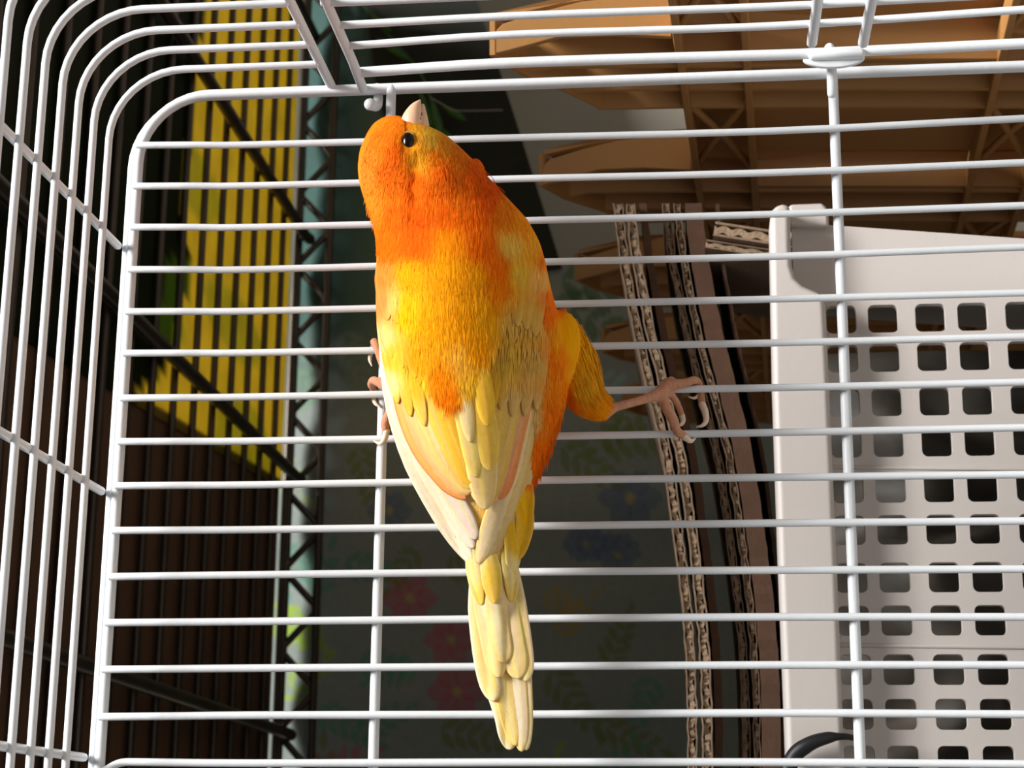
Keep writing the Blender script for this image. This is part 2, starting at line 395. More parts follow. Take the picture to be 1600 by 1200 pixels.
# ---- feathers
FMAT = mat('flight_feather', attr=True, rough=0.6, noise=0.06, nscale=900, spec=0.1, trans=0.18)
nt = FMAT.node_tree; N = nt.nodes; L = nt.links
uv = N.new('ShaderNodeUVMap'); uv.uv_map = 'vane'; sp = N.new('ShaderNodeSeparateXYZ'); L.new(uv.outputs[0], sp.inputs[0])
ab = N.new('ShaderNodeMath'); ab.operation = 'ABSOLUTE'; L.new(sp.outputs[0], ab.inputs[0])
m1 = N.new('ShaderNodeMath'); m1.operation = 'MULTIPLY_ADD'; m1.inputs[1].default_value = -0.12; L.new(ab.outputs[0], m1.inputs[0]); L.new(sp.outputs[1], m1.inputs[2])
m2 = N.new('ShaderNodeMath'); m2.operation = 'MULTIPLY'; m2.inputs[1].default_value = 420; L.new(m1.outputs[0], m2.inputs[0])
m3 = N.new('ShaderNodeMath'); m3.operation = 'SINE'; L.new(m2.outputs[0], m3.inputs[0])
bp = N.new('ShaderNodeBump'); bp.inputs['Strength'].default_value = 0.25; bp.inputs['Distance'].default_value = 0.0003
L.new(m3.outputs[0], bp.inputs['Height']); L.new(bp.outputs[0], N['Principled BSDF'].inputs['Normal'])

def feather(name, path, w0, wmax, lift0, lift1, c_base, c_tip, c_edge=None, tipround=0.5, parent=bird, edge_side=0, shaft=True, lim=0.97):
    """path: picture points from quill to tip; widths in picture px; lifts in mm above the back"""
    P2 = smooth_path([(x, y, 0) for x, y in path], 6); n = len(P2); C = []; UVs = []; Fc = []; QX = []; QY = []; QL = []
    M = 10; i_f = random.uniform(0, 6)
    cb = None if c_base is None else np.array(lin(c_base)); ct = None if c_base is None else np.array(lin(c_tip)); ce = np.array(lin(c_edge)) if c_edge is not None else None
    ts = list(np.linspace(0, 0.86, 14)) + [0.90, 0.935, 0.96, 0.98, 0.992, 1.0]
    idx = np.linspace(0, 1, n); PX = np.array(P2)
    for t in ts:
        x = np.interp(t, idx, PX[:, 0]); y = np.interp(t, idx, PX[:, 1])
        e = 0.01; x2 = np.interp(min(t + e, 1), idx, PX[:, 0]) - np.interp(max(t - e, 0), idx, PX[:, 0]); y2 = np.interp(min(t + e, 1), idx, PX[:, 1]) - np.interp(max(t - e, 0), idx, PX[:, 1])
        tl = math.hypot(x2, y2) + 1e-6; nx, ny = -y2 / tl, x2 / tl
        ww = w0 + (wmax - w0) * min(1, t / 0.35) ** 0.8
        q = max(0, (t - (1 - tipround * 0.6)) / (tipround * 0.6)); ww *= math.sqrt(max(0.0, 1 - q * q)) if q > 0 else 1
        ww = max(ww, 0.6)
        for k in range(M + 1):
            u = k / M * 2 - 1; qx, qy = x + nx * ww / 2 * u, y + ny * ww / 2 * u
            QX.append(qx); QY.append(qy); QL.append(lift0 + (lift1 - lift0) * min(1, t * 1.8) ** .7 * (.6 + .4 * t) + 0.28 * (1 - u * u))
            c = np.array(pcol(qx, qy)) if cb is None else cb * (1 - t) + ct * t
            if ce is not None:
                g = abs(u) if edge_side == 0 else max(0, u * edge_side)
                g = max(g ** 2.5, max(0, (t - .85) / .15) ** 2 * .8) * (.22 if cb is None else 1); c = c * (1 - g) + ce * g
            c = c * (1 + .07 * math.sin(u * 9 + t * 3 + i_f) * (1 - .3 * t) + random.uniform(-.05, .05)); c = c * np.array([1, 1 + .05 * math.sin(u * 5 + i_f * 2), 1 + .16 * math.sin(u * 7 + i_f)])
            if shaft and abs(u) < 0.05: c = c * 0.92 + 0.08
            if cb is not None: c = c * np.array([1, .93, .95])
            C.append(c); UVs.append((u, t))
    V = list(front(np.array(QX), np.array(QY), np.array(QL), lim))
    for i in range(len(ts) - 1):
        for k in range(M): Fc.append((i * (M + 1) + k, i * (M + 1) + k + 1, (i + 1) * (M + 1) + k + 1, (i + 1) * (M + 1) + k))
    o = mesh(name, V, Fc, parent, FMAT)
    tint(o, C)
    ul = o.data.uv_layers.new(name='vane')
    for lp in o.data.loops: ul.data[lp.index].uv = UVs[lp.vertex_index]
    so = o.modifiers.new('thick', 'SOLIDIFY'); so.thickness = 0.00022; so.offset = 0
    return o
CREAM, PALE, YEL, PEACH, GOLD = (255, 240, 205), (255, 248, 222), (255, 222, 110), (255, 178, 105), (252, 196, 50)
# tail, overlapping quills, outermost lowest
tail = mesh('tail', *tube_vf([on_d(766, 860, -15), on_d(772, 905, -14.5), on_d(778, 940, -14.3)], [3.2, 2.4, 1.2]), bird, None)
tint(tail, [lin((252, 218, 90))] * len(tail.data.vertices)); tail.data.materials.append(FEA)
for path, w, l1, cb, ct, ce in [
    ([(745, 880), (757, 970), (772, 1060), (790, 1120), (797, 1171)], 34, 0.3, (255, 236, 150), (255, 232, 145), (255, 246, 200)),
    ([(800, 880), (812, 960), (818, 1060), (822, 1172)], 26, 0.3, (252, 228, 140), (255, 240, 200), (255, 236, 160)),
    ([(790, 880), (802, 960), (808, 1060), (815, 1174)], 30, 0.6, (252, 228, 140), (255, 244, 215), (255, 228, 120)),
    ([(758, 880), (768, 970), (786, 1060), (806, 1165)], 34, 0.7, (255, 235, 150), (255, 232, 150), (255, 224, 110)),
    ([(745, 880), (748, 950), (757, 1030), (772, 1095)], 34, 1.1, (255, 238, 160), (255, 228, 130), (255, 246, 200)),
    ([(798, 880), (806, 940), (815, 1000), (822, 1064)], 32, 1.1, (250, 228, 150), (252, 226, 140), (255, 242, 185)),
    ([(752, 880), (756, 940), (768, 1000), (780, 1058)], 34, 1.5, (255, 246, 210), (255, 230, 140), (255, 234, 150)),
    ([(782, 880), (790, 940), (800, 1000), (810, 1060)], 40, 1.5, (252, 240, 200), (250, 226, 140), (255, 234, 150)),
    ([(768, 880), (774, 930), (780, 985), (788, 1035)], 34, 1.9, (254, 240, 190), (252, 234, 165), (252, 224, 120))]:
    feather('tail_feather', path, 16, w, 0.0, l1, cb, ct, ce, 0.32, tail)
for path, w, l1, cb in [([(735, 850), (742, 900), (752, 945)], 24, 2.2, (252, 214, 70)), ([(790, 850), (798, 890), (800, 940)], 26, 2.2, (250, 212, 80)), ([(762, 850), (768, 900), (773, 942)], 32, 2.6, (250, 204, 50)),
                        ([(808, 760), (820, 810), (812, 872)], 30, 1.2, (246, 196, 20)), ([(822, 740), (824, 790), (816, 850)], 22, .8, (246, 196, 20)), ([(795, 800), (802, 850), (800, 900)], 28, 1.6, (250, 206, 60))]:
    feather('covert', path, 12, w, -0.3, l1 * .6, None, None, (255, 232, 140), 0.9, tail, shaft=False)

def wing(nm, label):
    w = mesh('wing', *blob(front(nm[0], nm[1], -6.0), 3, 7, 1.5), bird, None); tint(w, [lin((255, 200, 60))] * len(w.data.vertices)); w.data.materials.append(FEA)
    w['label'] = label; return w
lw = wing((622, 470, -34), 'pale-edged folded wing nearer the shelf')
rw = wing((826, 470, -34), 'folded wing above the outstretched leg')
# near (upper) wing: primaries then secondaries then coverts, each overlapping the one before
for i, (path, w, l1, cb, ct, ce) in enumerate([
    ([(597, 470), (606, 600), (638, 715), (688, 810), (734, 879)], 22, 0.3, (255, 246, 215), (255, 243, 205), (255, 250, 228)),
    ([(600, 470), (611, 600), (645, 712), (696, 808), (738, 872)], 26, 0.6, (255, 240, 190), (255, 240, 200), (255, 250, 226)),
    ([(604, 470), (618, 605), (656, 715), (703, 800), (740, 856)], 32, 0.9, (255, 232, 165), (254, 236, 205), (255, 248, 222)),
    ([(608, 470), (626, 610), (668, 712), (711, 790), (744, 842)], 38, 1.2, (255, 228, 150), (253, 232, 205), (255, 246, 218)),
    ([(608, 475), (622, 600), (650, 690), (692, 748), (728, 779)], 26, 1.7, (255, 216, 120), (255, 172, 92), (255, 166, 82)),
    ([(613, 475), (632, 600), (664, 690), (703, 748), (733, 772)], 32, 2.0, (255, 222, 130), (255, 204, 130), (255, 178, 96)),
    ([(620, 475), (646, 600), (680, 690), (713, 744), (736, 769)], 36, 2.3, (255, 226, 130), (255, 222, 140), (255, 214, 120)),
    ([(630, 475), (662, 600), (695, 690), (723, 742), (738, 762)], 36, 2.6, (255, 214, 80), (255, 208, 90), (255, 226, 130)),
    ([(642, 475), (678, 600), (708, 680), (729, 736), (741, 756)], 34, 2.9, (254, 204, 50), (252, 198, 50), (255, 216, 100))]):
    feather('primary_feather' if i < 4 else 'secondary_feather', path, 8, w, -1.3 if i < 4 else -.6, l1 * .55, cb, ct, ce, 0.42, lw, edge_side=0)
for i, (x, y, x2, y2, w, c) in enumerate([
    (598, 440, 612, 560, 26, (255, 205, 80)), (612, 440, 630, 575, 28, (255, 210, 60)), (628, 440, 650, 590, 30, (255, 214, 70)), (644, 450, 668, 605, 30, (255, 212, 70)), (660, 470, 688, 625, 30, (255, 205, 50)),
    (596, 400, 606, 500, 24, (255, 190, 70)), (610, 400, 622, 505, 26, (255, 204, 50)), (626, 395, 640, 510, 28, (255, 196, 20)), (642, 395, 660, 515, 28, (255, 182, 15)),
    (600, 480, 622, 630, 22, (255, 224, 120)), (614, 490, 642, 650, 24, (255, 222, 110)), (630, 500, 664, 665, 26, (255, 220, 100))]):
    feather('covert', [(x, y), ((x + x2) / 2 - 2, (y + y2) / 2), (x2, y2)], 10, w, -0.7, .85 + .02 * i, None, None, (255, 230, 130), 0.9, lw, shaft=False)
# far (lower) wing
for i, (path, w, l1, cb, ct, ce) in enumerate([
    ([(850, 470), (846, 600), (828, 720), (797, 820), (766, 868)], 20, 0.3, (226, 190, 110), (238, 204, 140), (240, 212, 140)),
    ([(847, 470), (841, 600), (822, 720), (791, 820), (760, 872)], 24, 0.6, (224, 184, 96), (242, 214, 145), (232, 200, 120)),
    ([(843, 470), (835, 600), (813, 720), (782, 815), (752, 878)], 28, 0.9, (230, 190, 104), (250, 226, 155), (226, 180, 110)),
    ([(838, 470), (828, 600), (805, 715), (774, 805), (748, 880)], 34, 1.2, (238, 200, 120), (255, 238, 185), (248, 216, 145)),
    ([(832, 475), (822, 600), (803, 690), (791, 742), (780, 780)], 28, 1.7, (240, 200, 130), (250, 160, 96), (248, 150, 84)),
    ([(824, 475), (811, 600), (791, 690), (778, 745), (766, 784)], 34, 2.0, (244, 204, 100), (250, 206, 110), (252, 218, 130)),
    ([(812, 475), (797, 600), (776, 690), (763, 745), (752, 784)], 38, 2.3, (246, 208, 90), (250, 210, 105), (254, 228, 145)),
    ([(800, 480), (782, 600), (765, 680), (754, 735), (747, 784)], 40, 2.6, (248, 206, 76), (252, 212, 100), (255, 230, 145))]):
    feather('primary_feather' if i < 4 else 'secondary_feather', path, 8, w, -1.3 if i < 4 else -.6, l1 * .55, cb, ct, ce, 0.42, rw)
for i, (x, y, x2, y2, w, c) in enumerate([
    (838, 400, 836, 525, 24, (236, 200, 100)), (822, 380, 822, 515, 26, (238, 202, 90)), (808, 370, 808, 510, 26, (244, 210, 110)),
    (846, 480, 838, 640, 22, (240, 212, 130)), (832, 480, 820, 650, 26, (240, 205, 120)), (818, 480, 800, 650, 28, (246, 214, 150)), (802, 490, 782, 640, 28, (248, 220, 160)), (788, 500, 768, 640, 26, (250, 214, 110)), (776, 510, 760, 630, 24, (248, 200, 50))]):
    feather('covert', [(x, y), ((x + x2) / 2 + 3, (y + y2) / 2), (x2, y2)], 10, w, -0.7, .85 + .02 * i, None, None, (245, 222, 150), 0.9, rw, shaft=False)
# tertials over the middle of the back
for path, w, l1, cb, ct, ce in [
    ([(722, 540), (740, 640), (752, 720), (758, 796)], 50, 3.2, (254, 214, 90), (254, 226, 140), (255, 236, 170)),
    ([(712, 540), (722, 620), (736, 690), (744, 745)], 34, 3.6, (255, 236, 170), (254, 224, 110), (255, 228, 120)),
    ([(735, 540), (748, 620), (760, 680), (766, 735)], 40, 3.8, (254, 210, 70), (252, 210, 80), (254, 224, 120)),
    ([(716, 530), (720, 590), (728, 640), (735, 690)], 24, 4.2, (255, 238, 180), (255, 234, 160), (255, 230, 140)),
    ([(740, 530), (750, 580), (758, 625), (762, 665)], 30, 4.2, (253, 196, 30), (252, 206, 60), (254, 214, 80))]:
    feather('tertial_feather', path, 14, w, 1.4, l1 * .55, cb, ct, ce, 0.6, bird)

# ---- fine body plumage: thousands of small barbed feathers laid along the flow
BB = []
def barb(x, y, ln, wd, lift0, lift1, ang): BB.append((x, y, ln, wd, lift0, lift1, ang))
STA = np.array(ST, float)
def mantle_half(y): return np.interp(y, [400, 430, 480, 540, 590, 615, 630], [150, 112, 88, 66, 42, 18, 0])
def base_lift(x, y):
    """feathers lie on the skin at the head and over the coverts further back"""
    k = max(0.0, 1 - ((x - 710) / 140) ** 2)
    return 0.12 if y < 340 else np.interp(y, [340, 400, 470, 620], [0.12, 0.7, 1.9, 2.5]) * (0.25 + .75 * k)
cnt = 0
while cnt < 21000:
    y = random.uniform(186, 625); xl = np.interp(y, STA[:, 0], STA[:, 1]); xr = np.interp(y, STA[:, 0], STA[:, 2])
    x = random.uniform(xl + 3, xr - 3)
    if y > 400 and abs(x - np.interp(y, [400, 520, 625], [712, 708, 702])) > mantle_half(y): continue
    cnt += 1
    if (x - 638) ** 2 / 150 + (y - 222) ** 2 / 300 < 1 or (x - 638) ** 2 / 150 + (y + 10 - 222) ** 2 / 300 < 1: continue
    if y < 209 and 632 < x < 672: continue
    hd = y < 300
    ln = random.uniform(9, 18) if hd else random.uniform(18, 38); wd = random.uniform(.7, 1.4) if hd else random.uniform(.8, 1.8)
    lift = base_lift(x, y); near = min(x - xl, xr - x) < 14
    fl_ = (x - (xl + xr) / 2) / (xr - xl) * (0.45 if y < 420 else -0.25)
    if y < 290 and x > 650: fl_ += .35 * (1 - (y - 190) / 110)
    barb(x, y, ln * (.6 if near else 1), wd, lift, lift + random.uniform(.04, .28), fl_ * (.3 if near else 1) + random.gauss(0, .10))
# wispy barbs over the wing coverts
for _ in range(2600):
    y = random.uniform(395, 600); xl = np.interp(y, STA[:, 0], STA[:, 1]); x = random.uniform(xl + 6, 850 if y < 560 else 835)
    if abs(x - 708) < mantle_half(y) - 10: continue
    lift = np.interp(y, [395, 480, 600], [.3, .7, 1.05]) + .15 * random.random()
    barb(x, y, random.uniform(14, 32), random.uniform(.8, 2.0), lift, lift + .15, random.gauss(.02 if x < 700 else -.06, .07))
# flank
for _ in range(2600):
    y = random.uniform(455, 735); xr = np.interp(y, STA[:, 0], STA[:, 2]); x = random.uniform(np.interp(y, [455, 735], [856, 832]), xr - 3)
    barb(x, y, random.uniform(18, 38), random.uniform(.8, 1.8), .08, random.uniform(.12, .4), random.gauss(-.12, .1))
for _ in range(160):
    y = random.uniform(208, 320); xr = np.interp(y, STA[:, 0], STA[:, 2]); tu = 6 if 245 < y < 300 else 0
    barb(xr + random.uniform(-10, 2 + tu), y, random.uniform(9, 20), random.uniform(.6, 1.2), .1, .2, random.uniform(.2, .85))
BA = np.array(BB); nbb = len(BA)
tt = np.array([0, .35, .7, 1.0]); wwp = np.array([.5, 1, .8, .05]); uu = np.array([-1, 1])
dx = np.sin(BA[:, 6]) * BA[:, 2]; dy = np.cos(BA[:, 6]) * BA[:, 2]; nx = np.cos(BA[:, 6]); ny = -np.sin(BA[:, 6])
GX = BA[:, 0, None, None] + dx[:, None, None] * tt[None, :, None] + nx[:, None, None] * BA[:, 3, None, None] * wwp[None, :, None] * uu / 2
GY = BA[:, 1, None, None] + dy[:, None, None] * tt[None, :, None] + ny[:, None, None] * BA[:, 3, None, None] * wwp[None, :, None] * uu / 2
GL = (BA[:, 4, None, None] + (BA[:, 5] - BA[:, 4])[:, None, None] * tt[None, :, None]) + 0 * uu
sV = front(GX.ravel(), GY.ravel(), GL.ravel(), .985)
sC = np.repeat(pcol_arr(BA[:, 0], BA[:, 1] + BA[:, 2] * .3, .07), 8, 0)
sF = [(8 * q + 2 * i_, 8 * q + 2 * i_ + 1, 8 * q + 2 * i_ + 3, 8 * q + 2 * i_ + 2) for q in range(nbb) for i_ in range(3)]
plum = mesh('plumage', sV, sF, bird, FEA); tint(plum, sC); plum['kind'] = 'stuff'
# thigh tuft
tV, tF, tC = [], [], []
AX = smooth_path([on_d(868, 488, -17.5), on_d(893, 565, -16), on_d(915, 618, -13.5), on_d(945, 640, -11)], 8)
for _ in range(3600):
    k = random.random(); i = int(k * (len(AX) - 2)); p = AX[i]; t = AX[i + 1] - AX[i]; t = t / np.linalg.norm(t)
    ph = random.uniform(0, 2 * math.pi); e1 = np.cross(t, [0, 0, 1.0]); e1 /= np.linalg.norm(e1); e2 = np.cross(t, e1)
    nrm = math.cos(ph) * e1 + math.sin(ph) * e2
    r_ = np.interp(k, [0, .15, .35, .6, .85, 1], [2.0, 4.6, 5.9, 4.6, 3.4, 2.0]) * random.uniform(.94, 1.0)
    s_ = np.cross(nrm, t); ln = random.uniform(3, 5.5) * np.interp(k, [0, 1], [1, .55]); wd = random.uniform(.1, .24)
    q = p + nrm * r_; base = len(tV); x, y = project(q); c = pcol(x, y, .1)
    for tt, ww in ((0, .6), (.4, 1), (1, .05)):
        for u in (-1, 1): tV.append(q + t * ln * tt + s_ * wd * ww * u * .5 + nrm * .3 * tt - nrm * .35 * tt * tt * ln / 4); tC.append(c)
    for j in range(2): tF.append((base + 2 * j, base + 2 * j + 1, base + 2 * j + 3, base + 2 * j + 2))
tp = mesh('thigh_plumage', tV, tF, bird, FEA); tint(tp, tC); tp['kind'] = 'stuff'

# ---- beak, eye, claws
HORN = mat('beak_horn', (238, 194, 158), 0.42, noise=0.06, nscale=300, sss=0.1)
def beak_half(name, px, rs, flat):
    P = smooth_path([on_d(x, y, d) for x, y, d in px], 5); rr = np.interp(np.linspace(0, len(rs) - 1, len(P)), range(len(rs)), rs)
    V, Fc = tube_vf(P, list(rr), 16)
    return mesh(name, V, Fc, beak, HORN) if beak is not None else mesh(name, V, Fc, bird, HORN)
beak = None
beak = beak_half('beak', [(650, 209, -28.5), (646, 199, -30.2), (645.5, 184, -31), (650, 168, -30.8), (656, 157.5, -30.6)], [2.3, 2.85, 2.3, 1.3, 0.3], 1)
beak_half('lower_mandible', [(659, 213, -28.5), (659.5, 204, -30.2), (659.5, 189, -30.6), (659.5, 177, -30.4), (660, 165, -30.2)], [2.2, 1.75, 1.35, 1.0, 0.5], 1)
gp = front(660, 176, 0)
tube('nostril', [on_d(656.5, 186, -32.2), on_d(658.5, 177, -31.6)], 0.2, beak, mat('dark_slit', (96, 62, 40), .8))
ep = front(638, 222, -0.2)
V, Fc = blob(ep + np.array([0, 0, -.25]), 1.3, 2.0, 1.05, 10)
mesh('eye', V, Fc, bird, mat('eye_black', (10, 6, 6), 0.2, spec=0.35))
ring = [ep + np.array([math.cos(t) * 1.55, math.sin(t) * 2.25, 0.05 + .25 * math.cos(t)]) for t in np.linspace(0, 2 * math.pi, 25)]
tube('eye_ring', ring, 0.26, bird, mat('eyelid', (205, 150, 60), 0.8), 8)
CLAW = mat('claw_horn', (232, 208, 184), 0.35, sss=0.1)
for px, rs in [([(1097, 632, 1.2), (1102, 645, .2), (1103, 658, -.6), (1097, 665, -1), (1088, 667, -1)], [.85, .75, .6, .4, .12]),
               ([(1066, 680, -1.6), (1074, 686, -1.4), (1080, 689, -.8), (1087, 684, .6)], [.85, .7, .5, .15]),
               ([(1065, 648, 1.4), (1067, 658, .8), (1063, 664, .2), (1056, 664, 0)], [.7, .6, .4, .12]),
               ([(1094, 616, 2), (1085, 622, 1.6), (1076, 620, 1.2)], [.5, .35, .12]),
               ([(584, 541, 1.4), (579, 553, 1.2), (578, 563, .6), (581, 572, 0)], [.7, .55, .4, .12]),
               ([(584, 610, 1.6), (584, 624, 1.2), (588, 632, .4), (594, 636, 0)], [.7, .55, .4, .12]),
               ([(604, 673, -2.7), (601, 686, -2.4), (594, 693, -1.8), (584, 689, -.6)], [.8, .65, .5, .15])]:
    tube('claw', smooth_path([on_d(*q) for q in px], 4), list(np.interp(np.linspace(0, len(rs) - 1, (len(px) - 1) * 4 + 1), range(len(rs)), rs)), bird, CLAW, 8)

# ================================================================== WIRE RACK (shelf overhead, far behind the cage)
SH = -95.0
H = CP[0] - SH
def shelf_d(x): return on_a(x, 600, SH)[2]
dfar = shelf_d(458)
RB0, RB1 = -420.0, 640.0
rack = thing('wire_rack', 'dark metal wire shelf rack with zigzag truss edge, above the floral curtain', 'shelf rack', W((FLOOR, 100, 350)))
dw = dfar - 8
pitch = 0.0000505 * F * H / 1.0
i = 0
while dw > 0:
    tube('shelf_wire', [(SH, RB0, dw), (SH, RB1, dw)], 1.75, rack, RACK, 8); dw -= pitch * 0.985; i += 1
dnear = -10  # unseen near edge, set forward so the shelf shades things behind
for px, py in ((388, 222), (330, 614), (300, 1095)):
    p = on_a(px, py, SH + 5)
    q = np.array([SH + 5, p[1], dfar - 2])
    tube('support_rod', [(SH + 5, p[1] - 6, dnear), (SH + 5, p[1] + 3, dfar - 6), (SH + 7, p[1] + 4, dfar - 2)], 3.2, rack, RACK, 10)
for pb in (-300, 330, 500):
    tube('support_rod', [(SH + 5, pb, dnear), (SH + 5, pb, dfar - 2)], 3.2, rack, RACK, 10)
tr_a1 = SH + 17.5
for dd in (dfar, dnear):
    tube('truss_rod', [(SH, RB0, dd), (SH, RB1, dd)], 2.3, rack, RACK)
    tube('truss_rod', [(tr_a1, RB0, dd), (tr_a1, RB1, dd)], 2.3, rack, RACK)
    zz = []; b = RB0; k = 0
    yb = on_d(478, 530, dfar)[1]; b = yb - 21.7 * math.floor((yb - RB0) / 21.7); k = int(round((yb - b) / 21.7)) % 2
    while b < RB1:
        top = (k % 2 == 0)
        a_ = SH + 1 if top else tr_a1 - 1
        zz += [(a_, b - 2.4, dd), (a_, b + 2.4, dd)]; b += 21.7; k += 1
    if dd == dfar: tube('truss_zigzag', zz, 2.0, rack, RACK, 8)
for bb in (RB0, RB1):
    for dd in (dnear, dfar):
        tube('rack_post', [(-300, bb, dd), (FLOOR, bb, dd)], 12, rack, RACK, 14)
    tube('truss_rod', [(SH, bb, dnear), (SH, bb, dfar)], 2.3, rack, RACK)
tube('edge_strip', [(SH - 1.5, RB0, dfar - 5), (SH - 1.5, RB1, dfar - 5)], 1.3, rack, mat('bright_metal', (120, 112, 80), .4, metal=.8))

# printed yellow and green sheet on the shelf, and a brown box next to it
top_a = SH - 1.9
def onS(x, y): p = on_a(x, y, top_a); return p[1], p[2]
bA, dA = onS(205, 628); bB, dB = onS(432, 758)
sV, sF, sC = [], [], []
nb, nd = 70, 60
def edge_b(d): return bA + (bB - bA) * (d - dA) / (dB - dA)
rnd = random.Random(3)
blots = [(rnd.uniform(-200, 80), rnd.uniform(200, 500), rnd.uniform(8, 26), rnd.uniform(20, 60)) for _ in range(14)]
for i in range(nb + 1):
    for j in range(nd + 1):
        d = dnear + 5 + (dfar - 12 - dnear - 5) * j / nd
        b = -330 + (edge_b(d) + 330) * i / nb
        p = np.array([top_a, b, d]); x, y = project(p)
        sV.append(p)
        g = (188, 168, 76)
        falloff_x = np.interp(y, [0, 100, 330, 420, 560, 620], [322, 305, 282, 300, 262, 210])
        if x < falloff_x: g = (40, 46, 24)  # near part darkened: light falloff painted over the print colours
        if falloff_x - 40 < x < falloff_x and 400 < y < 540: g = (88, 104, 44)
        for (bb, dd, r1, r2) in blots:
            if ((b - bb) / r1) ** 2 + ((d - dd) / r2) ** 2 < 1 and x >= falloff_x: g = (168, 158, 70)
        sC.append(lin(g))
for i in range(nb):
    for j in range(nd): sF.append((i * (nd + 1) + j, i * (nd + 1) + j + 1, (i + 1) * (nd + 1) + j + 1, (i + 1) * (nd + 1) + j))
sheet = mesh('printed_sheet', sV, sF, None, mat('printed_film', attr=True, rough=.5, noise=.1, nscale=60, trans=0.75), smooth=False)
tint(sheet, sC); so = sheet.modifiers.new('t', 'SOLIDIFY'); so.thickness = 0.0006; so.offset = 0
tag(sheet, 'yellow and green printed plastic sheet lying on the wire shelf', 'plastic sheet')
kb = [np.array([top_a - .8, edge_b(d) - 5, d]) for d in (dnear + 5, dfar - 10)]
pts = [kb[0], kb[1], np.array([top_a - .8, 620, dfar - 10]), np.array([top_a - .8, 620, dnear + 5])]
bx = extrude('flattened_box', pts, (-8, 0, 0), None, KRAFT, bevel=1.5)
tag(bx, 'dark brown flattened cardboard box lying on the wire shelf beside the yellow sheet', 'box')

# ================================================================== FLORAL CURTAIN
DC = dfar + 10
cv, cf, cc = [], [], []
nx_, ny_ = 300, 330
base = (140, 148, 142)
els = []   # leaf: (x, y, len, wid, ang, colour)
def leafc(x, y, ln, wd, ang, c): els.append((x, y, ln, wd, ang, c))
def frond(x, y, ang, n, s, c):
    for k in range(n):
        t = k / n; px_, py_ = x + math.cos(ang) * s * k * .55, y + math.sin(ang) * s * k * .55
        for sg in (-1, 1): leafc(px_, py_, s * (1 - .4 * t), s * .34, ang + sg * .8, c)
    leafc(x + math.cos(ang) * s * n * .55, y + math.sin(ang) * s * n * .55, s * .8, s * .3, ang, c)
def flower(x, y, r, c):
    for k in range(6): a = k * math.pi / 3; leafc(x + math.cos(a) * r * .1, y + math.sin(a) * r * .1, r, r * .75, a, c)
    leafc(x - r * .2, y, r * .4, r * .4, 0, (200, 170, 90))
LIME, TEAL, OLV, PINK, NAVY, MUST, SKY = (150, 185, 50), (80, 150, 115), (110, 125, 60), (190, 90, 105), (95, 110, 140), (180, 150, 70), (150, 190, 195)
frond(500, 1010, -2.4, 4, 36, LIME); frond(430, 960, .6, 3, 44, LIME); frond(440, 1090, -.7, 4, 38, LIME); frond(420, 720, .8, 3, 44, (175, 195, 110)); frond(470, 850, 1.8, 4, 34, TEAL); frond(490, 925, -1.2, 3, 40, TEAL)
frond(500, 1110, .5, 5, 36, TEAL); frond(560, 1150, -.5, 4, 38, TEAL); frond(470, 640, -1.5, 4, 32, (120, 160, 120)); frond(540, 880, .2, 4, 34, TEAL); frond(560, 1040, 0, 4, 36, TEAL)
flower(640, 935, 42, PINK); flower(705, 1000, 40, PINK); flower(715, 1082, 44, PINK); flower(610, 800, 34, NAVY); flower(985, 780, 46, NAVY); flower(965, 865, 34, NAVY); flower(920, 850, 30, NAVY); flower(620, 655, 30, NAVY)
frond(880, 850, 0, 5, 34, NAVY); frond(940, 690, 0, 4, 44, OLV); frond(1000, 640, 2.4, 4, 40, OLV); frond(880, 700, .6, 4, 40, OLV); frond(880, 440, .1, 4, 56, (60, 96, 60)); frond(870, 470, .5, 4, 50, (60, 96, 60))
frond(870, 990, -.8, 4, 32, MUST); frond(850, 930, .3, 3, 30, MUST); frond(950, 1040, -1.2, 4, 36, OLV); frond(860, 1050, .9, 5, 40, OLV); frond(930, 1130, .4, 5, 40, OLV); frond(1020, 1060, 1.9, 4, 36, TEAL)
frond(700, 900, -.6, 4, 34, OLV); frond(690, 1140, .2, 5, 38, OLV); frond(650, 860, 2.2, 4, 32, OLV); frond(900, 580, .3, 4, 36, SKY); frond(560, 700, 1.3, 5, 34, OLV); frond(540, 520, 1.2, 5, 34, (130, 150, 130)); frond(650, 1040, 2.8, 4, 32, TEAL)
for q in range(34):
    frond(rnd.uniform(380, 1050), rnd.uniform(1210, 1500), rnd.uniform(0, 6.3), 4, rnd.uniform(28, 44), rnd.choice([LIME, TEAL, OLV, PINK]))
X = np.linspace(250, 1260, nx_); Y = np.linspace(-260, 1500, ny_)
XX, YY = np.meshgrid(X, Y); XX = XX.ravel(); YY = YY.ravel()
rr_ = np.stack([(XX - 800) / F, (YY - 600) / F, np.ones_like(XX)], -1) @ R
cv = CP + rr_ * ((DC - CP[2]) / rr_[:, 2])[:, None]
cv[:, 2] += 1.6 * np.sin(cv[:, 1] * .055) + .9 * np.sin(cv[:, 1] * .13 + cv[:, 0] * .01)
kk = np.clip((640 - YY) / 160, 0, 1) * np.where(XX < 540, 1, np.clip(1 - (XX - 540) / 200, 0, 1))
CC = np.array(base, float)[None] * (1 - kk[:, None]) + np.array([76, 102, 96.])[None] * kk[:, None]  # teal tint at upper left, darkened to paint in the dimmer light
for (ex, ey, el, ew, ea, ec) in els:
    dx_, dy_ = XX - ex, YY - ey; u = (dx_ * math.cos(ea) + dy_ * math.sin(ea)) / el; v = (-dx_ * math.sin(ea) + dy_ * math.cos(ea)) / (ew * .5)
    ins = (u > 0) & (u < 1); ins &= np.abs(v) < np.sin(np.clip(u, 0, 1) * math.pi) ** .7
    CC[ins] = np.array(ec, float) * .48 + CC[ins] * .52
